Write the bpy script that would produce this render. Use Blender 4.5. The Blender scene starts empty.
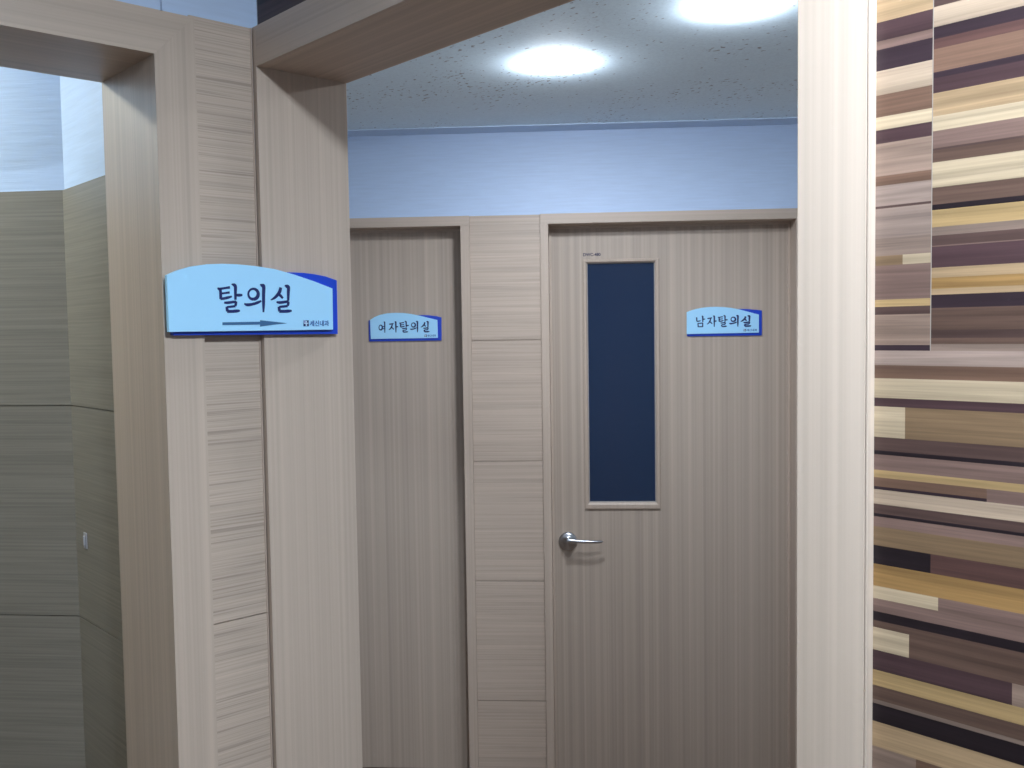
import bpy, bmesh, math, random
from mathutils import Matrix, Vector
sc = bpy.context.scene
col = sc.collection
rnd = random.Random(7)

# ------------------------------------------------------------------ frames
# frame P: u runs along the portal wall (left-far to right-near), v runs through the portal, z up
PO, PA = Vector((-0.4118, 1.6045, 0)), math.radians(-47.54)
# frame B: b runs along the back wall of the hall, n runs into that wall
BO, BA = Vector((0, 3.5, 0)), math.radians(-3.62)
MP = Matrix.Translation(PO) @ Matrix.Rotation(PA, 4, 'Z')
MBK = Matrix.Translation(BO) @ Matrix.Rotation(BA, 4, 'Z')
CEIL = 2.396                                # hall and alcove
CEILF = 2.40                                # front room


def lin(c):
    c = c / 255
    return c / 12.92 if c <= .04045 else ((c + .055) / 1.055) ** 2.4


# ------------------------------------------------------------------ materials
def new_mat(name):
    m = bpy.data.materials.new(name)
    m.use_nodes = True
    nt = m.node_tree
    b = nt.nodes['Principled BSDF']
    return m, nt, b


def plain(name, rgb, rough=.5, metal=0.0, spec=.5, noise=0.0, nscale=30):
    m, nt, b = new_mat(name)
    b.inputs['Roughness'].default_value = rough
    b.inputs['Metallic'].default_value = metal
    b.inputs['Specular IOR Level'].default_value = spec
    N, L = nt.nodes, nt.links
    tc = N.new('ShaderNodeTexCoord')
    no = N.new('ShaderNodeTexNoise')
    no.inputs['Scale'].default_value = nscale
    no.inputs['Detail'].default_value = 3
    L.new(tc.outputs['Object'], no.inputs['Vector'])
    r = N.new('ShaderNodeValToRGB')
    lo = tuple(c * (1 - noise) for c in rgb)
    hi = tuple(min(1, c * (1 + noise)) for c in rgb)
    r.color_ramp.elements[0].position, r.color_ramp.elements[1].position = .3, .7
    r.color_ramp.elements[0].color = (*lo, 1)
    r.color_ramp.elements[1].color = (*hi, 1)
    L.new(no.outputs['Fac'], r.inputs['Fac'])
    L.new(r.outputs['Color'], b.inputs['Base Color'])
    return m


def wood(name, axis, base=(.485, .392, .322), fine=.12, broad=.12, lines=0.0, fs=170, bs=34, rough=.42, seed=0.0, stretch=.7):
    """laminate: grain runs along `axis` in the object's own coordinates"""
    m, nt, b = new_mat(name)
    N, L = nt.nodes, nt.links
    tc = N.new('ShaderNodeTexCoord')

    def noise(scale, along, detail, off):
        mp = N.new('ShaderNodeMapping')
        s = [scale] * 3
        s['xyz'.index(axis)] = along
        mp.inputs['Scale'].default_value = s
        mp.inputs['Location'].default_value = (off + seed, off * 1.7 + seed, off * .6 + seed)
        L.new(tc.outputs['Object'], mp.inputs['Vector'])
        n = N.new('ShaderNodeTexNoise')
        n.inputs['Scale'].default_value = 1
        n.inputs['Detail'].default_value = detail
        n.inputs['Roughness'].default_value = .55
        L.new(mp.outputs['Vector'], n.inputs['Vector'])
        return n

    def mrange(src, a, bb, lo, hi):
        r = N.new('ShaderNodeMapRange')
        r.inputs['From Min'].default_value = a
        r.inputs['From Max'].default_value = bb
        r.inputs['To Min'].default_value = lo
        r.inputs['To Max'].default_value = hi
        L.new(src, r.inputs['Value'])
        return r.outputs['Result']

    def mul(a, c):
        x = N.new('ShaderNodeMath')
        x.operation = 'MULTIPLY'
        L.new(a, x.inputs[0])
        L.new(c, x.inputs[1])
        return x.outputs[0]
    f1 = mrange(noise(fs, stretch, 2, 1.3).outputs['Fac'], .3, .7, 1 - fine, 1 + fine)
    f2 = mrange(noise(bs, stretch * .5, 2, 5.1).outputs['Fac'], .3, .7, 1 - broad, 1 + broad)
    v = mul(f1, f2)
    if lines > 0:
        f3 = mrange(noise(fs * .62, stretch * 1.6, 3, 9.7).outputs['Fac'], .56, .66, 1, 1 - lines)
        v = mul(v, f3)
    hs = N.new('ShaderNodeMix')
    hs.data_type = 'RGBA'
    hs.blend_type = 'MULTIPLY'
    hs.inputs['Factor'].default_value = 1
    hs.inputs['A'].default_value = (*base, 1)
    cb = N.new('ShaderNodeCombineColor')
    L.new(v, cb.inputs[0])
    L.new(v, cb.inputs[1])
    L.new(v, cb.inputs[2])
    L.new(cb.outputs[0], hs.inputs['B'])
    L.new(hs.outputs['Result'], b.inputs['Base Color'])
    b.inputs['Roughness'].default_value = rough
    b.inputs['Specular IOR Level'].default_value = .35
    bp = N.new('ShaderNodeBump')
    bp.inputs['Strength'].default_value = .05
    bp.inputs['Distance'].default_value = .001
    L.new(v, bp.inputs['Height'])
    L.new(bp.outputs['Normal'], b.inputs['Normal'])
    return m


W_Z = wood('oak_upright', 'z', fine=.07, broad=.06, bs=40)
W_U = wood('oak_along_portal', 'x', fine=.09, broad=.09, bs=40)
W_V = wood('oak_along_left_wall', 'y', fine=.08, broad=.07, bs=60)
W_PANEL = wood('ribbed_oak_left_panel', 'y', fine=.13, broad=.05, lines=.27, fs=420, bs=50, stretch=1.8)
W_BPANEL = wood('oak_hall_panel', 'x', fine=.10, broad=.05, lines=.08, fs=170, bs=55, stretch=1.5)
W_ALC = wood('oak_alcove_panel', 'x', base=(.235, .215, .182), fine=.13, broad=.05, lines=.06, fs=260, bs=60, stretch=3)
W_DOOR = wood('oak_door', 'z', base=(.44, .362, .30), fine=.10, broad=.08, fs=95, bs=36, stretch=.25)
W_BZ = wood('oak_door_frame_upright', 'z', fine=.06, broad=.05)
W_BX = wood('oak_door_frame_head', 'x', fine=.06, broad=.05)
WALLPAPER = None


def wallpaper(name, rgb):
    m, nt, b = new_mat(name)
    N, L = nt.nodes, nt.links
    tc = N.new('ShaderNodeTexCoord')
    mp = N.new('ShaderNodeMapping')
    mp.inputs['Scale'].default_value = (9, 9, 130)
    L.new(tc.outputs['Object'], mp.inputs['Vector'])
    n = N.new('ShaderNodeTexNoise')
    n.inputs['Scale'].default_value = 1
    n.inputs['Detail'].default_value = 4
    L.new(mp.outputs['Vector'], n.inputs['Vector'])
    r = N.new('ShaderNodeValToRGB')
    r.color_ramp.elements[0].position, r.color_ramp.elements[1].position = .3, .7
    r.color_ramp.elements[0].color = (*[c * .955 for c in rgb], 1)
    r.color_ramp.elements[1].color = (*[min(1, c * 1.045) for c in rgb], 1)
    L.new(n.outputs['Fac'], r.inputs['Fac'])
    L.new(r.outputs['Color'], b.inputs['Base Color'])
    b.inputs['Roughness'].default_value = .55
    bp = N.new('ShaderNodeBump')
    bp.inputs['Strength'].default_value = .25
    bp.inputs['Distance'].default_value = .002
    L.new(n.outputs['Fac'], bp.inputs['Height'])
    L.new(bp.outputs['Normal'], b.inputs['Normal'])
    return m


WALLPAPER = wallpaper('pale_blue_wallpaper', (.465, .585, .79))
PAINT = plain('white_wall_paint', (.50, .52, .54), .7, noise=.02)
FLOORM = plain('warm_vinyl_floor', (.165, .09, .045), .4, noise=.18, nscale=14)
TRIMW = plain('pale_blue_ceiling_border', (.55, .68, .86), .6, noise=.02)


def ceiling_mat():
    m, nt, b = new_mat('speckled_gypsum_ceiling')
    N, L = nt.nodes, nt.links
    tc = N.new('ShaderNodeTexCoord')
    mp = N.new('ShaderNodeMapping')
    mp.inputs['Scale'].default_value = (52, 84, 40)
    L.new(tc.outputs['Object'], mp.inputs['Vector'])
    n = N.new('ShaderNodeTexNoise')
    n.inputs['Scale'].default_value = 1
    n.inputs['Detail'].default_value = 2
    L.new(mp.outputs['Vector'], n.inputs['Vector'])
    r = N.new('ShaderNodeValToRGB')
    e = r.color_ramp.elements
    base = (.74, .89, .99)
    e[0].position, e[1].position = .665, .72
    e[0].color = (*base, 1)
    e[1].color = (.36, .39, .43, 1)
    n3 = N.new('ShaderNodeTexNoise')
    n3.inputs['Scale'].default_value = 4
    L.new(tc.outputs['Object'], n3.inputs['Vector'])
    ad = N.new('ShaderNodeMath')
    ad.operation = 'MULTIPLY_ADD'
    L.new(n3.outputs['Fac'], ad.inputs[0])
    ad.inputs[1].default_value = .30
    L.new(n.outputs['Fac'], ad.inputs[2])
    sb = N.new('ShaderNodeMath')
    sb.operation = 'SUBTRACT'
    L.new(ad.outputs[0], sb.inputs[0])
    sb.inputs[1].default_value = .145
    L.new(sb.outputs[0], r.inputs['Fac'])
    n2 = N.new('ShaderNodeTexNoise')
    n2.inputs['Scale'].default_value = 130
    n2.inputs['Detail'].default_value = 2
    L.new(tc.outputs['Object'], n2.inputs['Vector'])
    mr = N.new('ShaderNodeMapRange')
    mr.inputs['From Min'].default_value = .3
    mr.inputs['From Max'].default_value = .7
    mr.inputs['To Min'].default_value = .95
    mr.inputs['To Max'].default_value = 1.04
    L.new(n2.outputs['Fac'], mr.inputs['Value'])
    mx = N.new('ShaderNodeMix')
    mx.data_type = 'RGBA'
    mx.blend_type = 'MULTIPLY'
    mx.inputs['Factor'].default_value = 1
    L.new(r.outputs['Color'], mx.inputs['A'])
    L.new(mr.outputs['Result'], mx.inputs['B'])
    L.new(mx.outputs['Result'], b.inputs['Base Color'])
    b.inputs['Roughness'].default_value = .8
    return m


CEILM = ceiling_mat()


def strip_mat():
    m, nt, b = new_mat('striped_veneer')
    N, L = nt.nodes, nt.links
    at = N.new('ShaderNodeAttribute')
    at.attribute_name = 'veneer'
    tc = N.new('ShaderNodeTexCoord')

    def layer(sx, sz, lo, hi, off, det=3):
        mp = N.new('ShaderNodeMapping')
        mp.inputs['Scale'].default_value = (sx, 5, sz)
        mp.inputs['Location'].default_value = (off, off, off)
        L.new(tc.outputs['Object'], mp.inputs['Vector'])
        n = N.new('ShaderNodeTexNoise')
        n.inputs['Scale'].default_value = 1
        n.inputs['Detail'].default_value = det
        n.inputs['Distortion'].default_value = .4
        L.new(mp.outputs['Vector'], n.inputs['Vector'])
        r = N.new('ShaderNodeMapRange')
        r.inputs['From Min'].default_value = .3
        r.inputs['From Max'].default_value = .7
        r.inputs['To Min'].default_value = lo
        r.inputs['To Max'].default_value = hi
        L.new(n.outputs['Fac'], r.inputs['Value'])
        return r.outputs['Result']
    a, c = layer(3.2, 120, .74, 1.26, 1), layer(9, 420, .84, 1.12, 4)
    mu = N.new('ShaderNodeMath')
    mu.operation = 'MULTIPLY'
    L.new(a, mu.inputs[0])
    L.new(c, mu.inputs[1])
    mx = N.new('ShaderNodeMix')
    mx.data_type = 'RGBA'
    mx.blend_type = 'MULTIPLY'
    mx.inputs['Factor'].default_value = 1
    L.new(at.outputs['Color'], mx.inputs['A'])
    L.new(mu.outputs[0], mx.inputs['B'])
    L.new(mx.outputs['Result'], b.inputs['Base Color'])
    b.inputs['Roughness'].default_value = .4
    b.inputs['Specular IOR Level'].default_value = .3
    return m


STRIPM = strip_mat()
SIGN_LIGHT = plain('pale_blue_acrylic', (.39, .72, 1.0), .3, noise=.0)
SIGN_BLUE = plain('royal_blue_acrylic', (.010, .055, .52), .3)
INK = plain('navy_ink', (.003, .013, .12), .5)
INK_ARROW = plain('slate_blue_ink', (.035, .12, .27), .5)
INK_SMALL = plain('mid_blue_ink', (.03, .11, .36), .5)
INK_WHITE = plain('pale_ink', (.6, .8, 1.0), .5)
INK_ROSE = plain('mauve_ink', (.22, .27, .52), .5)
INK_DARK = plain('dark_violet_ink', (.02, .016, .06), .5)
CHROME = plain('satin_chrome', (.50, .52, .56), .28, metal=1.0)
PANE = plain('dark_navy_film_glass', (.015, .031, .073), .15, spec=.5)
BEAD = plain('grey_glazing_bead', (.36, .34, .33), .45)
JOINT = plain('pale_brown_joint', (.24, .20, .17), .6)
RING = plain('white_lamp_ring', (.75, .77, .8), .4)
CATCH = plain('pale_grey_metal', (.45, .45, .49), .4, metal=.2)


def emit(name, rgb, strength):
    m = bpy.data.materials.new(name)
    m.use_nodes = True
    nt = m.node_tree
    nt.nodes.clear()
    o = nt.nodes.new('ShaderNodeOutputMaterial')
    e = nt.nodes.new('ShaderNodeEmission')
    e.inputs['Color'].default_value = (*rgb, 1)
    e.inputs['Strength'].default_value = strength
    nt.links.new(e.outputs[0], o.inputs[0])
    return m


LED = (.86, .935, 1.03)
L_HALL = emit('hall_led_diffuser', LED, 15)
L_FRONT = emit('front_led_diffuser', (.85, .98, 1.11), 45)
L_ALC = emit('alcove_led_diffuser', (.97, 1.01, .90), 12.5)


# ------------------------------------------------------------------ mesh builder
class MB:
    def __init__(self):
        self.bm = bmesh.new()
        self.mats = []

    def mi(self, m):
        if m not in self.mats:
            self.mats.append(m)
        return self.mats.index(m)

    def box(self, a, b, m, faces=None):
        """faces: optional {'x-','x+','y-','y+','z-','z+'} -> material override"""
        (x0, y0, z0), (x1, y1, z1) = a, b
        V = [self.bm.verts.new(p) for p in ((x0, y0, z0), (x1, y0, z0), (x1, y1, z0), (x0, y1, z0), (x0, y0, z1), (x1, y0, z1), (x1, y1, z1), (x0, y1, z1))]
        F = {'z-': (3, 2, 1, 0), 'z+': (4, 5, 6, 7), 'y-': (0, 1, 5, 4), 'x+': (1, 2, 6, 5), 'y+': (2, 3, 7, 6), 'x-': (3, 0, 4, 7)}
        for k, idx in F.items():
            f = self.bm.faces.new([V[i] for i in idx])
            f.material_index = self.mi((faces or {}).get(k, m))
        return self

    def prism(self, pts, fn, d0, d1, m):
        """pts: 2-D outline; fn(a, b, d) -> xyz ; extruded from d0 to d1"""
        A = [self.bm.verts.new(fn(a, b, d0)) for a, b in pts]
        Bv = [self.bm.verts.new(fn(a, b, d1)) for a, b in pts]
        k = self.mi(m)
        n = len(pts)
        fs = [self.bm.faces.new(A), self.bm.faces.new(Bv[::-1])]
        for i in range(n):
            fs.append(self.bm.faces.new((A[i], Bv[i], Bv[(i + 1) % n], A[(i + 1) % n])))
        for f in fs:
            f.material_index = k
        return self

    def lathe(self, prof, fn, m, seg=40, smooth=True):
        """prof: list of (r, h); fn(x, y, h) -> xyz"""
        k = self.mi(m)
        rings = []
        for r, h in prof:
            if r < 1e-6:
                rings.append([self.bm.verts.new(fn(0, 0, h))])
            else:
                rings.append([self.bm.verts.new(fn(r * math.cos(2 * math.pi * i / seg), r * math.sin(2 * math.pi * i / seg), h)) for i in range(seg)])
        for R0, R1 in zip(rings, rings[1:]):
            for i in range(seg):
                j = (i + 1) % seg
                vs = []
                for R, q in ((R0, i), (R0, j), (R1, j), (R1, i)):
                    v = R[q] if len(R) > 1 else R[0]
                    if v not in vs:
                        vs.append(v)
                if len(vs) >= 3:
                    f = self.bm.faces.new(vs)
                    f.material_index = k
                    f.smooth = smooth
        return self

    def loft(self, rings, m, smooth=True):
        k = self.mi(m)
        R = [[self.bm.verts.new(p) for p in ring] for ring in rings]
        n = len(R[0])
        for a, b in zip(R, R[1:]):
            for i in range(n):
                f = self.bm.faces.new((a[i], a[(i + 1) % n], b[(i + 1) % n], b[i]))
                f.material_index = k
                f.smooth = smooth
        for cap in (R[0][::-1], R[-1]):
            self.bm.faces.new(cap).material_index = k
        return self

    def build(self, name, parent=None, matrix=None, bevel=0.0, normals=True):
        if normals:
            bmesh.ops.recalc_face_normals(self.bm, faces=self.bm.faces)
        me = bpy.data.meshes.new(name)
        self.bm.to_mesh(me)
        self.bm.free()
        for m in self.mats:
            me.materials.append(m)
        o = bpy.data.objects.new(name, me)
        col.objects.link(o)
        if parent:
            o.parent = parent
        if matrix is not None:
            o.matrix_world = matrix
        if bevel > 0:
            bv = o.modifiers.new('edge', 'BEVEL')
            bv.width = bevel
            bv.segments = 2
            bv.limit_method = 'ANGLE'
        return o


def struct(o):
    o['kind'] = 'structure'
    return o


def thing(name, label, cat, matrix, group=None):
    o = bpy.data.objects.new(name, None)
    o.empty_display_size = .1
    col.objects.link(o)
    o.matrix_world = matrix
    o['label'] = label
    o['category'] = cat
    if group:
        o['group'] = group
    return o


# ------------------------------------------------------------------ floor and ceiling
POLY = [(-3.6, -2.6), (3.6, -2.6), (3.6, 4.1), (-3.6, 4.1)]
b = MB()
b.prism(POLY, lambda x, y, d: (x, y, d), -.1, 0, FLOORM)
struct(b.build('floor'))
b = MB()
b.prism([(-3.3, .150), (3.3, .150), (3.3, 4.4), (-3.3, 4.4)], lambda x, y, d: (x, y, d), CEIL, CEIL + .06, CEILM)
struct(b.build('ceiling', matrix=MP))
b = MB()
b.prism([(-3.2, -3.0), (-.20, -3.0), (-.20, .150), (-3.2, .150)], lambda x, y, d: (x, y, d), CEIL, CEIL + .06, CEILM)
struct(b.build('ceiling_alcove', matrix=MP))
b = MB()
b.prism([(-.21, -3.0), (3.2, -3.0), (3.2, .164), (-.21, .164)], lambda x, y, d: (x, y, d), CEILF, CEILF + .06, CEILM)
struct(b.build('ceiling_front', matrix=MP))

# ------------------------------------------------------------------ left wall with the left opening
OPL, OPR, OPT = -1.06, -.170, 2.110        # opening between v = OPL and OPR, head at OPT
CASE_TOP = 2.1772
PAN_TOP = 2.1835
b = MB()
# upper wallpaper band, solid wall at the near side of the opening
b.box((-.21, -2.9, CASE_TOP), (-.016, -.149, CEILF), WALLPAPER)
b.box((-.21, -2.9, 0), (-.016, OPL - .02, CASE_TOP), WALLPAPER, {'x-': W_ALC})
b.box((-.21, OPL - .02, OPT + .02), (-.016, -.155, CASE_TOP), WALLPAPER)
for z0, z1 in ((0, .2385), (.2405, 1.2075), (1.2095, CASE_TOP - .002)):
    b.box((-.016, -2.9, z0), (-.012, OPL - .066, z1), W_PANEL)
struct(b.build('wall_left', matrix=MP))

# frame of the left opening: casing and deep lining, mitred corners
b = MB()
fu = lambda a, c, d: (d, a, c)
ci, co = OPR, OPR + .0655
b.prism([(ci, 0), (co, 0), (co, CASE_TOP), (ci, OPT)], fu, -.013, 0, W_Z)
b.prism([(ci, OPT), (co, CASE_TOP), (OPL - .065, CASE_TOP), (OPL, OPT)], fu, -.013, 0, W_V)
b.prism([(OPL, 0), (OPL, OPT), (OPL - .065, CASE_TOP), (OPL - .065, 0)], fu, -.013, 0, W_Z)
b.box((-.222, OPR, 0), (-.013, OPR + .015, OPT + .015), W_Z)
b.box((-.222, OPL - .015, 0), (-.013, OPL, OPT + .015), W_Z)
b.box((-.222, OPL, OPT), (-.013, OPR, OPT + .015), W_V)
struct(b.build('trim_1', matrix=MP, bevel=.0003))

# ------------------------------------------------------------------ partition between alcove and hall (its end carries the ribbed panel)
ALC_TOP = 1.963
b = MB()
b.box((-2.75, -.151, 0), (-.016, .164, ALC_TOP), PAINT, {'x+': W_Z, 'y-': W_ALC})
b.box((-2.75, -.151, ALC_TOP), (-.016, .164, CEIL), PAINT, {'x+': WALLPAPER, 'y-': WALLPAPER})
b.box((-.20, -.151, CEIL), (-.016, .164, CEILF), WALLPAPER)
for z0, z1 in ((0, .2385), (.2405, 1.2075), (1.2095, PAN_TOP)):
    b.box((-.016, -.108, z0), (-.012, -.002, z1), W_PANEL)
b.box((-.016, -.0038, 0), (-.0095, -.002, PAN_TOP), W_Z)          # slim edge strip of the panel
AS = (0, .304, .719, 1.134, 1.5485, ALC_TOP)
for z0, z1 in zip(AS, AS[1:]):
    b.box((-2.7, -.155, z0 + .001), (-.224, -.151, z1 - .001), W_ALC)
struct(b.build('wall_middle', matrix=MP))

# alcove back wall and end wall
AM = Matrix.Translation(MP @ Vector((-.488, -.155, 0))) @ Matrix.Rotation(math.radians(-5.8), 4, 'Z')
b = MB()
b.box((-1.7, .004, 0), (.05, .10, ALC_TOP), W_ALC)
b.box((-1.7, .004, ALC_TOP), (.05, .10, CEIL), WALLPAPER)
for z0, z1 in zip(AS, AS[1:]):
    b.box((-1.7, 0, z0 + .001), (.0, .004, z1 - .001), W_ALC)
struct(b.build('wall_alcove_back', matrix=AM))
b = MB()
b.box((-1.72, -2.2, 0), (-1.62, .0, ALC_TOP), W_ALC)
b.box((-1.72, -2.2, ALC_TOP), (-1.62, .0, CEIL), WALLPAPER)
struct(b.build('wall_alcove_end', matrix=AM))

# ------------------------------------------------------------------ portal frame
PZ, PT = 2.120, 2.185
PR0, PR1 = .9935, 1.0616
FD = .011                                   # how far the frame stands proud of the striped wall
b = MB()
b.box((-.013, 0, 0), (0, .173, PT), W_Z)                                   # left jamb board
b.box((PR0, .012, 0), (PR0 + .018, .173, PZ), W_Z)                         # right lining
b.box((0, .012, PZ), (PR0 + .018, .173, PZ + .018), W_U)               # header board
b.box((0, 0, PZ), (PR1, .012, PT), W_U)                                # header face
b.box((PR0, 0, 0), (PR1 - .0028, .012, PZ), W_Z)
b.box((PR1 - .0028, .0012, 0), (PR1 - .0020, .012, PZ), W_Z)               # fine groove
b.box((PR1 - .0020, 0, 0), (PR1, .012, PZ), W_Z)                           # edge band                              # right casing
struct(b.build('trim_2', matrix=MP, bevel=.0012))

# ------------------------------------------------------------------ striped veneer wall
PAL = dict(
    cream=(214, 200, 170), beige=(198, 182, 160), tan=(196, 172, 136), yellow=(206, 180, 130), gold=(182, 148, 96),
    brown=(134, 108, 92), mauve=(142, 120, 112), taupe=(170, 150, 136), lgrey=(176, 160, 150), grey=(152, 136, 125),
    olive=(150, 128, 100), dark=(96, 78, 74), purple=(88, 68, 72), navy=(62, 50, 58), black=(44, 36, 42), maroon=(104, 78, 74),
    dbrown=(110, 90, 80))
KV = .45


def veneer(n):
    r, g, c = (lin(q) * KV for q in PAL[n])
    return (r * 1.13, g * 1.0, c * .95)


def fill(z0, z1, pick):
    out, z = [], z1
    while z > z0 + .004:
        h = rnd.choice((.006, .012, .016, .02, .024, .018))
        out.append((max(z0, z - h), z, pick()))
        z -= h
    return out


KEYS = list(PAL)
pick = lambda: rnd.choice(KEYS)
MID = 1.6587
stripA_z = [1.9549, 1.9355, 1.9198, 1.9127, 1.895, 1.8748, 1.8564, 1.8455, 1.8341, 1.8067, 1.7986, 1.7813, 1.7793, 1.7541, 1.7392, 1.7311, 1.702, 1.696, 1.6892, 1.6634, 1.6587]
stripA_c = ['tan', 'purple', 'mauve', 'navy', 'beige', 'brown', 'cream', 'purple', 'taupe', 'brown', 'lgrey', 'dark', 'lgrey', 'grey', ('olive', 1.0858, 'cream'), 'mauve', 'yellow', 'dark', 'taupe', 'navy']
stripB_z = [1.9427, 1.9364, 1.9204, 1.9108, 1.9028, 1.8844, 1.8796, 1.8676, 1.8491, 1.8373, 1.8233, 1.8217, 1.812, 1.7917, 1.7779, 1.7735, 1.7596, 1.7527, 1.7446, 1.7437, 1.7266, 1.7184, 1.7094, 1.7045, 1.6938, 1.6758, 1.6692, 1.6643, 1.6587]
stripB_c = ['dark', 'beige', 'navy', 'maroon', 'brown', 'navy', 'purple', 'tan', 'cream', 'mauve', 'dark', 'dbrown', 'cream', 'dbrown', 'black', 'yellow', 'grey', 'dark', 'mauve', 'purple', 'tan', 'gold', 'tan', 'navy', 'dbrown', 'dark', 'dbrown', 'grey']
stripC_z = [1.6587, 1.6462, 1.6349, 1.6181, 1.6107, 1.5842, 1.5725, 1.569, 1.5555, 1.549, 1.5411, 1.5385, 1.5258, 1.5175, 1.5148, 1.5061, 1.4894, 1.4731, 1.4537, 1.4427, 1.4312, 1.4232, 1.417, 1.397, 1.3792, 1.3654, 1.3529, 1.3493, 1.3332, 1.3108, 1.291]
stripC_c = ['lgrey', 'brown', 'cream', 'purple', ('cream', 1.0889, 'olive'), 'dark', 'black', 'mauve', 'yellow', ('brown', 1.156, 'mauve'), ('navy', 1.156, 'mauve'), 'beige', 'dark', 'black', 'mauve', 'olive', ('black', 1.1116, 'maroon'), 'gold', ('cream', 1.1182, 'mauve'), 'mauve', 'black', 'dbrown', ('cream', 1.0939, 'dbrown'), ('purple', 1.177, 'taupe'), 'yellow', 'dbrown', 'grey', 'black', 'tan', ('taupe', 1.1007, 'brown')]
U0, UA, UEND = PR1 - .004, 1.1095, 3.1
cells = []                                   # (u0, u1, z0, z1, colour)


def stack(zs, cs, u0, u1):
    for (za, zb), c in zip(zip(zs, zs[1:]), cs):
        if isinstance(c, tuple):
            cells.append((u0, c[1], zb, za, c[0]))
            cells.append((c[1], u1, zb, za, c[2]))
        else:
            cells.append((u0, u1, zb, za, c))


stack(stripA_z, stripA_c, U0, UA)
for z0, z1, c in fill(1.9549, CEILF, pick):
    cells.append((U0, UA, z0, z1, c))
stack(stripB_z, stripB_c, UA + .0007, 2.30)
for z0, z1, c in fill(1.9427, CEILF, pick):
    cells.append((UA + .0007, 2.30, z0, z1, c))
stack(stripC_z, stripC_c, U0, 2.28)
for z0, z1, c in fill(0, 1.291, pick):
    s = rnd.uniform(1.2, 2.2)
    cells.append((U0, s, z0, z1, c))
    cells.append((s, 2.28, z0, z1, pick()))
for z0, z1, c in fill(MID, CEILF, pick):
    cells.append((2.3012, UEND, z0, z1, c))
for z0, z1, c in fill(0, MID, pick):
    cells.append((2.28, UEND, z0, z1, c))
# over the portal header
over = [(PT - .004, 2.199, 'dark'), (2.199, 2.222, 'purple'), (2.222, 2.240, 'navy')] + fill(2.240, CEILF, pick)
for z0, z1, c in over:
    cells.append((-.012, U0, z0, z1, c))
more = []
for u0, u1, z0, z1, c in cells:
    if u1 - u0 > .7 and rnd.random() < .6:
        m_ = rnd.uniform(max(u0 + .25, 1.36), u1 - .15)
        more += [(u0, m_, z0, z1, c), (m_, u1, z0, z1, pick())]
    else:
        more.append((u0, u1, z0, z1, c))
cells = more
b = MB()
lay = b.bm.loops.layers.float_color.new('veneer')
k = b.mi(STRIPM)
for u0, u1, z0, z1, c in cells:
    f = b.bm.faces.new([b.bm.verts.new(p) for p in ((u0, FD, z0), (u1, FD, z0), (u1, FD, z1), (u0, FD, z1))])
    f.material_index = k
    j = rnd.uniform(.92, 1.08)
    for lp in f.loops:
        lp[lay] = (*[q * j for q in veneer(c)], 1)
# wall body behind the veneer
b.box((U0, FD + .0006, 0), (UEND, .164, CEILF), PAINT)
b.box((-.016, FD + .0006, PT - .003), (U0, .164, CEILF), PAINT)
# fine pale joint between the upper veneer sheets
b.box((UA, FD - .0002, MID), (UA + .0007, FD + .0006, CEILF), JOINT)
for f in b.bm.faces:
    if f.material_index != k:
        for lp in f.loops:
            lp[lay] = (.5, .5, .5, 1)
bmesh.ops.recalc_face_normals(b.bm, faces=[f for f in b.bm.faces if f.material_index != k])
struct(b.build('wall_right', matrix=MP, normals=False))

# walls behind the camera
b = MB()
b.box((-.2, -3.0, 0), (3.2, -2.9, CEILF), PAINT)
struct(b.build('wall_rear', matrix=MP))
b = MB()
b.box((3.1, -2.9, 0), (3.2, .16, CEILF), PAINT)
struct(b.build('wall_far_right', matrix=MP))

# ------------------------------------------------------------------ hall back wall, door frames, doors
PANEL_L, PANEL_R, PANEL_T = -.1456, .1078, 2.0978
D1 = (.1387, 1.0170)        # right door opening
D2 = (-1.057, -.179)        # left door opening
HEAD = 2.0630
WT = .13
b = MB()
b.box((-2.3, 0, PANEL_T), (1.75, WT, CEIL), WALLPAPER)
b.box((-2.3, .004, 0), (D2[0] - .02, WT, PANEL_T), PAINT)
b.box((D2[1] + .02, .004, 0), (D1[0] - .02, WT, PANEL_T), W_BPANEL)
b.box((D1[1] + .02, .004, 0), (1.75, WT, PANEL_T), PAINT)
HS = (0, .309, .7595, 1.2047, 1.6478, PANEL_T)
for x0, x1 in ((-2.3, D2[0] - .035), (PANEL_L, PANEL_R), (D1[1] + .045, 1.70)):
    for z0, z1 in zip(HS, HS[1:]):
        b.box((x0, 0, z0 + .0012), (x1, .004, z1 - (.0012 if z1 < 2 else 0)), W_BPANEL)
struct(b.build('wall_back', matrix=MBK))


def door_frame(name, x0, x1, wl, wr, top):
    b = MB()
    yo = -.007
    b.box((x0 - wl, yo, 0), (x0, WT, HEAD), W_BZ)
    b.box((x1, yo, 0), (x1 + wr, WT, HEAD), W_BZ)
    b.box((x0 - wl, yo, HEAD), (x1 + wr, WT, top), W_BX)
    # door stop behind the leaf line
    b.box((x0, .082, 0), (x0 + .009, .089, HEAD), W_BZ)
    b.box((x1 - .009, .082, 0), (x1, .089, HEAD), W_BZ)
    b.box((x0 + .009, .082, HEAD - .009), (x1 - .009, .089, HEAD), W_BX)
    return struct(b.build(name, matrix=MBK, bevel=.001))


door_frame('trim_3', D1[0], D1[1], .029, .040, 2.0995)
door_frame('trim_4', D2[0], D2[1], .034, .033, 2.0985)

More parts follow.
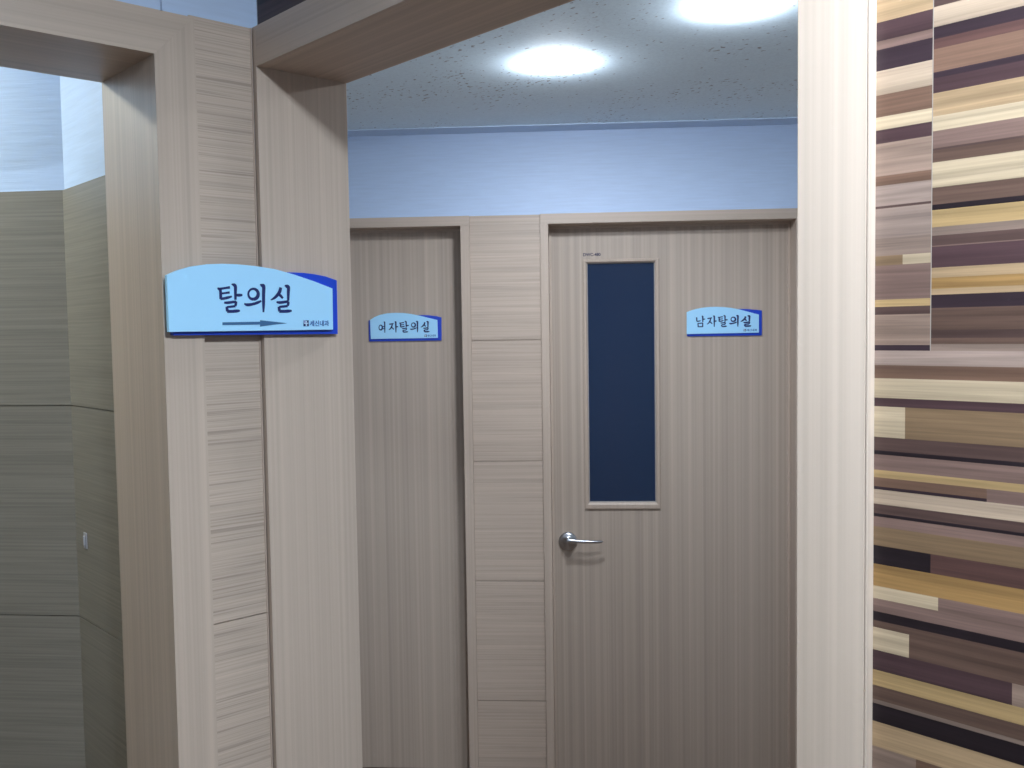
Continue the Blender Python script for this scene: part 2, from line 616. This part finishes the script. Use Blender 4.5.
LEAF = .090                                   # leaf face, measured into the wall
GX0, GX1, GZ0, GZ1 = .2775, .5275, 1.0342, 1.9269
def ring(mb, o, i, yo, yi, m):
    """rectangular moulding: o/i = outer/inner (x0,x1,z0,z1); yo = outer face depth, yi = inner face depth"""
    O = [(o[0], o[2]), (o[1], o[2]), (o[1], o[3]), (o[0], o[3])]
    I = [(i[0], i[2]), (i[1], i[2]), (i[1], i[3]), (i[0], i[3])]
    k = mb.mi(m)
    for s in range(4):
        t = (s + 1) % 4
        P = [(O[s], LEAF + .001), (O[s], yo + .002), ((O[s][0] * .8 + I[s][0] * .2, O[s][1] * .8 + I[s][1] * .2), yo), ((O[s][0] * .3 + I[s][0] * .7, O[s][1] * .3 + I[s][1] * .7), yo), (I[s], yi), (I[s], LEAF + .03)]
        Q = [(O[t], LEAF + .001), (O[t], yo + .002), ((O[t][0] * .8 + I[t][0] * .2, O[t][1] * .8 + I[t][1] * .2), yo), ((O[t][0] * .3 + I[t][0] * .7, O[t][1] * .3 + I[t][1] * .7), yo), (I[t], yi), (I[t], LEAF + .03)]
        for a in range(5):
            mb.bm.faces.new([mb.bm.verts.new((p[0][0], p[1], p[0][1])) for p in (P[a], Q[a], Q[a + 1], P[a + 1])]).material_index = k


def make_door(name, dx):
    b = MB()
    hx = (GX0 - .004, GX1 + .004)
    hz = (GZ0 - .004, GZ1 + .004)
    x0, x1 = D1[0] + .002, D1[1] - .002
    y0, y1 = LEAF, LEAF + .036
    b.box((x0, y0, .006), (hx[0], y1, HEAD - .003), W_DOOR)
    b.box((hx[1], y0, .006), (x1, y1, HEAD - .003), W_DOOR)
    b.box((hx[0], y0, .006), (hx[1], y1, hz[0]), W_DOOR)
    b.box((hx[0], y0, hz[1]), (hx[1], y1, HEAD - .003), W_DOOR)
    bmesh.ops.remove_doubles(b.bm, verts=b.bm.verts, dist=1e-5)
    leaf = struct(b.build(name, matrix=MBK @ Matrix.Translation((dx, 0, 0))))


    b = MB()
    ring(b, (GX0 - .0146, GX1 + .0146, GZ0 - .0245, GZ1 + .013), (GX0, GX1, GZ0, GZ1), LEAF - .008, LEAF - .003, W_BZ)
    bmesh.ops.remove_doubles(b.bm, verts=b.bm.verts, dist=1e-5)
    wf = b.build('vision_panel_frame', parent=leaf)
    b = MB()
    bd = .003
    b.box((GX0, LEAF + .004, GZ0), (GX0 + bd, LEAF + .014, GZ1), BEAD)
    b.box((GX1 - bd, LEAF + .004, GZ0), (GX1, LEAF + .014, GZ1), BEAD)
    b.box((GX0 + bd, LEAF + .004, GZ0), (GX1 - bd, LEAF + .014, GZ0 + bd), BEAD)
    b.box((GX0 + bd, LEAF + .004, GZ1 - bd), (GX1 - bd, LEAF + .014, GZ1), BEAD)
    b.build('glazing_bead', parent=wf)
    b = MB()
    b.box((GX0 + .001, LEAF + .010, GZ0 + .001), (GX1 - .001, LEAF + .016, GZ1 - .001), PANE)
    b.build('glass_pane', parent=leaf)

    # lever handle
    HX, HZ = .1966, .8885
    hnd = bpy.data.objects.new('handle', None)
    col.objects.link(hnd)
    hnd.parent = leaf
    hnd.location = (HX, LEAF, HZ)
    hnd['label'] = 'satin chrome lever handle'
    b = MB()
    b.lathe([(0, 0), (.0345, 0), (.0345, .005), (.033, .009), (.026, .012), (.013, .0135), (.012, .02), (.0, .02)], lambda x, y, h: (x, -h, y), CHROME, 48)
    b.build('rosette', parent=hnd)
    b = MB()
    b.lathe([(.0, .012), (.0125, .012), (.0115, .03), (.0115, .052), (.009, .056), (0, .056)], lambda x, y, h: (x, -h, y + .007), CHROME, 28)
    b.build('neck', parent=hnd)
    b = MB()
    rings = []
    path = [(-.010, .049, .0095, .0075, .001), (.0, .0515, .0105, .0078, .002), (.018, .053, .0085, .0072, .0015), (.045, .054, .0066, .0062, -.0005), (.08, .0535, .0056, .0058, -.0022), (.108, .051, .0056, .0055, -.003), (.124, .0475, .0050, .0045, -.003), (.130, .0455, .002, .002, -.003)]
    for x, y, hzz, hy, dz in path:
        rings.append([(x, -y + hy * math.cos(t), .010 + dz * .8 + hzz * math.sin(t)) for t in [2 * math.pi * i / 14 for i in range(14)]])
    b.loft(rings, CHROME)
    b.build('lever', parent=hnd)
    return leaf


door1 = make_door('door_1', 0)
door2 = make_door('door_2', D2[0] - D1[0])


# text helper: the built-in font, turned into a mesh
def text_mesh(name, body, size, m, parent, matrix, thick=.0002, bold=.0002):
    cu = bpy.data.curves.new(name, 'FONT')
    cu.body = body
    cu.size = size
    cu.extrude = thick
    cu.offset = bold
    to = bpy.data.objects.new(name, cu)
    col.objects.link(to)
    dg = bpy.context.evaluated_depsgraph_get()
    me = bpy.data.meshes.new_from_object(to.evaluated_get(dg))
    bpy.data.objects.remove(to)
    me.name = name
    me.materials.clear()
    me.materials.append(m)
    # centre the text
    xs = [v.co.x for v in me.vertices]
    ys = [v.co.y for v in me.vertices]
    cx, cy = (min(xs) + max(xs)) / 2, (min(ys) + max(ys)) / 2
    for v in me.vertices:
        v.co.x -= cx
        v.co.y -= cy
    o = bpy.data.objects.new(name, me)
    col.objects.link(o)
    o.parent = parent
    o.matrix_local = matrix
    return o, (max(xs) - min(xs), max(ys) - min(ys))


STAND = Matrix.Rotation(math.radians(90), 4, 'X')       # text plane -> upright, facing -y
text_mesh('printed_mark', 'DWC-480', .0150, INK_DARK, door1, Matrix.Translation((.2968, LEAF - .0004, 1.9575)) @ STAND, bold=.0005)

# ceiling border along the hall back wall, hall end wall
b = MB()
b.box((-2.2, -.105, CEIL - .003), (1.70, 0, CEIL), TRIMW)
struct(b.build('trim_5', matrix=MBK))
b = MB()
b.box((1.62, -4.0, 0), (1.74, 0, CEIL), PAINT)
struct(b.build('wall_hall_end', matrix=MBK))

# ------------------------------------------------------------------ signs
def stroke(mb, pts, fn, m, d0, d1):
    """variable-width brush stroke: pts = [(x, y, halfwidth)], smoothed"""
    P = []
    n = len(pts)
    for i in range(n - 1):
        p0, p1, p2, p3 = pts[max(0, i - 1)], pts[i], pts[i + 1], pts[min(n - 1, i + 2)]
        st = 5 if n > 2 else 1
        for s in range(st):
            t = s / st
            q = []
            for c in range(3):
                a0, a1, a2, a3 = p0[c], p1[c], p2[c], p3[c]
                q.append(.5 * (2 * a1 + (a2 - a0) * t + (2 * a0 - 5 * a1 + 4 * a2 - a3) * t * t + (3 * a1 - a0 - 3 * a2 + a3) * t ** 3))
            P.append(q)
    P.append(list(pts[-1]))
    L, R = [], []
    for i, (x, y, w) in enumerate(P):
        a, c = P[max(0, i - 1)], P[min(len(P) - 1, i + 1)]
        dx, dy = c[0] - a[0], c[1] - a[1]
        l = math.hypot(dx, dy) or 1
        L.append((x - dy / l * w, y + dx / l * w))
        R.append((x + dy / l * w, y - dx / l * w))
    for i in range(len(P) - 1):
        try:
            mb.prism([L[i], L[i + 1], R[i + 1], R[i]], fn, d0, d1, m)
        except ValueError:
            pass


def loop_stroke(cx, cy, rx, ry, w):
    return [(cx + rx * math.cos(t), cy + ry * math.sin(t), w * (1.15 + .35 * math.cos(t - .5))) for t in [math.pi / 2 + 2 * math.pi * i / 12 for i in range(13)]]


# brush lettering, y down, one unit = one sign-text unit (about 200 per glyph)
TAL = [[(128, 130, 4), (140, 139, 9), (160, 136, 7), (190, 131, 7), (218, 127, 8)], [(152, 172, 6), (185, 168, 6), (216, 164, 7)],
       [(146, 136, 7), (150, 160, 9), (151, 190, 9), (152, 212, 9)], [(150, 211, 7), (175, 208, 8), (205, 201, 8), (232, 193, 5)],
       [(230, 104, 3), (248, 110, 10), (258, 122, 10), (258, 160, 9), (258, 218, 7)], [(258, 183, 7), (285, 184, 9), (308, 183, 6)],
       [(176, 238, 6), (200, 239, 8), (240, 234, 8), (264, 232, 8)], [(262, 230, 8), (261, 248, 8), (257, 264, 7)],
       [(196, 271, 6), (225, 268, 7), (257, 264, 7)], [(194, 268, 7), (197, 285, 9), (200, 302, 9)], [(198, 302, 9), (235, 302, 9), (270, 299, 9), (291, 297, 5)]]
UI = [loop_stroke(388, 176, 36, 38, 7), [(322, 246, 4), (345, 254, 9), (385, 249, 8), (420, 238, 8), (446, 226, 5)],
      [(438, 106, 3), (452, 113, 10), (464, 122, 11), (463, 180, 10), (463, 250, 9), (462, 309, 5)]]
SIL = [[(588, 128, 9), (580, 160, 10), (560, 188, 9), (540, 206, 7), (516, 219, 3)], [(566, 172, 5), (585, 186, 8), (604, 207, 6)],
       [(618, 114, 3), (632, 119, 10), (645, 128, 10), (644, 170, 9), (643, 224, 7)],
       [(558, 234, 5), (580, 238, 8), (615, 234, 8), (646, 231, 8)], [(644, 230, 8), (643, 248, 8), (639, 262, 7)],
       [(577, 270, 6), (605, 267, 7), (639, 263, 7)], [(574, 268, 7), (577, 285, 9), (580, 302, 9)], [(578, 302, 9), (615, 302, 9), (645, 300, 9), (669, 298, 5)]]
YEO = [loop_stroke(60, 110, 40, 44, 9), [(112, 92, 7), (150, 90, 8)], [(112, 134, 7), (150, 132, 8)], [(136, 2, 4), (150, 10, 11), (158, 20, 11), (158, 120, 10), (157, 206, 6)]]
JA = [[(18, 44, 5), (35, 50, 9), (75, 44, 8), (108, 40, 8)], [(84, 44, 8), (72, 88, 10), (45, 130, 9), (8, 158, 4)], [(58, 98, 6), (84, 122, 9), (112, 150, 6)],
      [(132, 2, 4), (146, 10, 11), (154, 20, 11), (154, 120, 10), (153, 206, 6)], [(154, 100, 8), (180, 100, 9), (200, 98, 6)]]
NAM = [[(12, 28, 5), (22, 36, 10), (24, 70, 9), (24, 98, 9)], [(22, 98, 8), (60, 98, 9), (106, 88, 6)], [(130, 2, 4), (144, 10, 11), (150, 20, 11), (150, 70, 10), (150, 116, 7)],
       [(150, 62, 8), (176, 62, 9), (198, 60, 6)], [(48, 132, 7), (52, 170, 9), (54, 204, 9)], [(50, 136, 7), (100, 136, 8), (150, 130, 8)], [(148, 130, 8), (148, 168, 9), (147, 206, 8)], [(54, 198, 8), (100, 198, 8), (147, 196, 8)]]


def make_sign(label, matrix, front, back, df, db):
    """outlines in (x, z) of the sign's own upright plane; facing -y; df, db = thickness of plates"""
    t = thing('wall_sign', label, 'sign', matrix, 'blue and white changing room signs')
    up = lambda a, c, d: (a, -d, c)
    b = MB()
    b.prism(back, up, 0, db, SIGN_BLUE)
    b.build('back_plate', parent=t, bevel=.0006)['label'] = 'royal blue backing plate'
    b = MB()
    b.prism(front, up, db, db + df, SIGN_LIGHT)
    b.build('front_plate', parent=t, bevel=.0006)['label'] = 'pale blue arched front plate'
    return t, db + df


def small_logo(parent, x0, z0, s, face):
    up = lambda a, c, d: (a, -d, c)
    b = MB()
    b.box((x0, -face - .0003, z0), (x0 + s, -face, z0 + s), INK)
    c = x0 + s / 2
    w = s * .12
    b.box((x0, -face - .0006, z0 + s * .5), (x0 + s * .42, -face - .0003, z0 + s), INK_ROSE)
    b.box((c - w, -face - .0008, z0 + s * .06), (c + w, -face - .0006, z0 + s * .62), INK_WHITE)
    b.box((x0 + s * .12, -face - .0008, z0 + s * .42), (x0 + s * .88, -face - .0006, z0 + s * .58), INK_WHITE)
    b.lathe([(0, .0009), (s * .13, .0009), (s * .13, 0), (0, 0)], lambda x, y, h: (c + x, -face - h, z0 + s * .76 + y), INK_WHITE, 12, False)
    b.build('logo', parent=parent)['label'] = 'small navy square emblem with a pale figure'


def lettering(parent, jobs, face, m=None, weight=1.12):
    b = MB()
    up = lambda a, c, d: (a, -d, c)
    for strokes, tr in jobs:
        for s in strokes:
            q = []
            for x, y, w in s:
                X, Z = tr(x, y)
                X2, _ = tr(x + 10, y)
                w *= weight
                q.append((X, Z, w * (X2 - X) / 10))
            stroke(b, q, up, m or INK, face, face + .0005)
    return b.build('lettering', parent=parent)


def T_big(x, y):
    return (-.1177 + .0002247 * x + 2.4e-8 * x * x - 7e-6 * y, 1.7824 + .0000079 * x - y * (.0002134 + 2.36e-8 * x))


def T_cell(x0, x1, zt, zb, cx0, cx1, cy0, cy1):
    return lambda x, y: (x0 + (x - cx0) / (cx1 - cx0) * (x1 - x0), zt + (y - cy0) / (cy1 - cy0) * (zb - zt))


# large sign: fixed on the left jamb board and casing, its face looks along +u.
# sign-own x runs along v, so the plane is turned by +90 degrees
SM = MP @ Matrix.Translation((.0, 0, 0)) @ Matrix.Rotation(math.radians(90), 4, 'Z')
big_front = [(-.1708, 1.7731), (-.154, 1.7808), (-.1319, 1.7875), (-.1062, 1.7918), (-.0801, 1.7935), (-.0534, 1.7936), (-.0226, 1.7919), (.0125, 1.788), (.0485, 1.780), (.0857, 1.7698), (.122, 1.7582), (.1212, 1.6869), (-.1705, 1.6862)]
big_back = [(-.1602, 1.76), (-.10, 1.778), (0, 1.7835), (.0385, 1.7842), (.0551, 1.7843), (.0719, 1.7841), (.0909, 1.7826), (.1139, 1.7793), (.1362, 1.7731), (.1355, 1.6793), (-.1602, 1.681)]


def rebase(L, ox, oz):
    return [(x - ox, z - oz) for x, z in L]


def sign_at(label, frame, yface, front, back, db, df):
    ox = sum(p[0] for p in back) / len(back)
    oz = min(p[1] for p in back)
    mt = frame @ Matrix.Translation((ox, yface, oz))
    t, face = make_sign(label, mt, rebase(front, ox, oz), rebase(back, ox, oz), df, db)
    return t, face, ox, oz


t, face, ox, oz = sign_at('large arched blue sign with an arrow, fixed on the oak post between the two openings', SM, 0, big_front, big_back, .012, .008)
sh = lambda f: (lambda x, y: (f(x, y)[0] - ox, f(x, y)[1] - oz))
lettering(t, [(TAL, sh(T_big)), (UI, sh(T_big)), (SIL, sh(T_big))], face)
arrow = [(-.0829, 1.7006), (-.0174, 1.7014), (-.0173, 1.7038), (.0024, 1.7017), (.0326, 1.6986), (.0022, 1.6957), (-.0177, 1.6933), (-.0176, 1.6967), (-.0831, 1.6962)]
b = MB()
b.prism(rebase(arrow, ox, oz), lambda a, c, d: (a, -d, c), face, face + .0005, INK_ARROW)
b.build('arrow', parent=t)['label'] = 'slate blue arrow pointing right'
small_logo(t, .0630 - ox, 1.6932 - oz, .0101, face)
o, (tw, thh) = text_mesh('small_lettering', '세신내과', .0098, INK_SMALL, t, Matrix.Translation((.0940 - ox, -face - .0003, 1.6981 - oz)) @ STAND)
o.scale = (.0378 / tw, .0098 / thh, 1)

R_front = [(.6415, 1.7398), (.6572, 1.7458), (.6771, 1.7512), (.697, 1.7549), (.7197, 1.7571), (.7451, 1.7577), (.7734, 1.7565), (.8017, 1.7532), (.8299, 1.7476), (.8581, 1.7398), (.8862, 1.7316), (.9031, 1.7271), (.9031, 1.6609), (.6415, 1.6592)]
R_back = [(.6465, 1.733), (.70, 1.745), (.7700, 1.7482), (.8271, 1.7486), (.8412, 1.7487), (.8637, 1.7476), (.8919, 1.7449), (.915, 1.7417), (.9149, 1.6505), (.6430, 1.6515)]
L_front = [(-.535, 1.7295), (-.517, 1.7403), (-.4961, 1.7482), (-.4694, 1.7533), (-.4369, 1.7545), (-.4074, 1.7532), (-.3781, 1.7492), (-.3458, 1.742), (-.3136, 1.7337), (-.2809, 1.7256), (-.2804, 1.6586), (-.5337, 1.6578)]
L_back = [(-.5412, 1.7275), (-.49, 1.738), (-.42, 1.7438), (-.3517, 1.7447), (-.337, 1.7447), (-.3135, 1.7436), (-.2842, 1.7396), (-.2661, 1.735), (-.2673, 1.6488), (-.5411, 1.6488)]
S0 = [(TAL, (125, 308, 105, 310)), (UI, (322, 470, 105, 310)), (SIL, (515, 669, 105, 310))]


def five(first, xs, zt, zb, ox, oz):
    g = [(first, (0, 200, 0, 208)), (JA, (0, 200, 0, 208))] + S0
    return [(st, T_cell(xa - ox, xb - ox, zt - oz, zb - oz, *cell)) for (st, cell), (xa, xb) in zip(g, xs)]


t, face, ox, oz = sign_at('small arched blue sign on the door with the dark glass panel', MBK, LEAF, R_front, R_back, .006, .005)
lettering(t, five(NAM, [(.6738, .7085), (.7135, .7500), (.7545, .7902), (.7955, .8285), (.8365, .8749)], 1.7255, 1.6838, ox, oz), face, weight=1.35)
small_logo(t, .8480 - ox, 1.6665 - oz, .0085, face)
o, (tw, thh) = text_mesh('small_lettering', '세신내과', .008, INK_SMALL, t, Matrix.Translation((.8770 - ox, -face - .0003, 1.6708 - oz)) @ STAND)
o.scale = (.038 / tw, .0082 / thh, 1)
t, face, ox, oz = sign_at('small arched blue sign on the plain door at the left of the hall', MBK, LEAF, L_front, L_back, .006, .005)
lettering(t, five(YEO, [(-.5045, -.4730), (-.4660, -.4290), (-.4245, -.3885), (-.3845, -.3545), (-.3435, -.3110)], 1.7225, 1.6805, ox, oz), face, weight=1.35)
small_logo(t, -.3300 - ox, 1.6632 - oz, .0085, face)
o, (tw, thh) = text_mesh('small_lettering', '세신내과', .008, INK_SMALL, t, Matrix.Translation((-.3035 - ox, -face - .0003, 1.6674 - oz)) @ STAND)
o.scale = (.033 / tw, .0082 / thh, 1)

# ------------------------------------------------------------------ small catch in the alcove
t = thing('wall_catch', 'small pale metal catch fixed to the brown wood side wall inside the left opening', 'catch', MP @ Matrix.Translation((-.434, -.155, 1.2765)))
b = MB()
b.box((-.008, -.002, 0), (.008, 0, .031), CATCH)
b.build('plate', parent=t, bevel=.001)
b = MB()
b.box((-.0035, -.005, .006), (.0035, -.002, .025), CATCH)
b.build('tongue', parent=t, bevel=.0015)


# ------------------------------------------------------------------ ceiling downlights
def downlight(x, y, label, m, z=CEIL, group='round ceiling downlights'):
    t = thing('ceiling_downlight', label, 'ceiling light', Matrix.Translation((x, y, z)), group)
    b = MB()
    b.lathe([(.0728, -.0012), (.078, -.0014), (.079, 0)], lambda a, c, h: (a, c, h), RING, 48)
    b.build('trim_ring', parent=t)
    b = MB()
    b.lathe([(.073, -.001), (.0725, -.0055), (.067, -.010), (.056, -.0138), (.040, -.017), (.02, -.0188), (0, -.0195)], lambda a, c, h: (a, c, h), m, 48)
    b.build('diffuser', parent=t)
    return t


def pw(u, v):
    p = MP @ Vector((u, v, 0))
    return p.x, p.y


downlight(.1296, 2.6264, 'lit round downlight in the hall ceiling, the farther one, nearer the left jamb', L_HALL)
downlight(.5123, 2.1789, 'lit round downlight in the hall ceiling, the nearer one beside the right casing', L_HALL)
downlight(*pw(1.50, -.40), 'lit round downlight in front of the portal, above the right casing', L_FRONT, CEILF)
downlight(*pw(-.79, -.70), 'lit round downlight in the alcove behind the left opening', L_ALC)

# ------------------------------------------------------------------ camera
cam = bpy.data.cameras.new('camera')
cam.sensor_width = 36
cam.lens = 961.3 / 1024 * 36
cam.clip_start = .02
co = bpy.data.objects.new('camera', cam)
col.objects.link(co)
p, r = math.radians(3.153), math.radians(-.8437)
base = Matrix(((1, 0, 0), (0, 0, -1), (0, 1, 0)))
Pm = Matrix(((1, 0, 0), (0, math.cos(p), -math.sin(p)), (0, math.sin(p), math.cos(p))))
Zm = Matrix(((math.cos(r), -math.sin(r), 0), (math.sin(r), math.cos(r), 0), (0, 0, 1)))
R = Zm @ Pm @ base
right, down, fwd = R[0], R[1], R[2]
M = Matrix.Identity(4)
for i in range(3):
    M[i][0], M[i][1], M[i][2] = right[i], -down[i], -fwd[i]
M[0][3], M[1][3], M[2][3] = 0, 0, 1.68
co.matrix_world = M
sc.camera = co

# ------------------------------------------------------------------ world and view
w = bpy.data.worlds.new('world')
sc.world = w
w.use_nodes = True
w.node_tree.nodes['Background'].inputs['Color'].default_value = (.01, .011, .013, 1)
sc.view_settings.view_transform = 'Standard'
sc.view_settings.look = 'None'
sc.view_settings.gamma = 1
sc.view_settings.exposure = 4.17
sc.view_settings.use_curve_mapping = False
sc.cycles.max_bounces = 10
sc.cycles.diffuse_bounces = 6
sc.cycles.use_denoising = True
sc.cycles.sample_clamp_indirect = 6
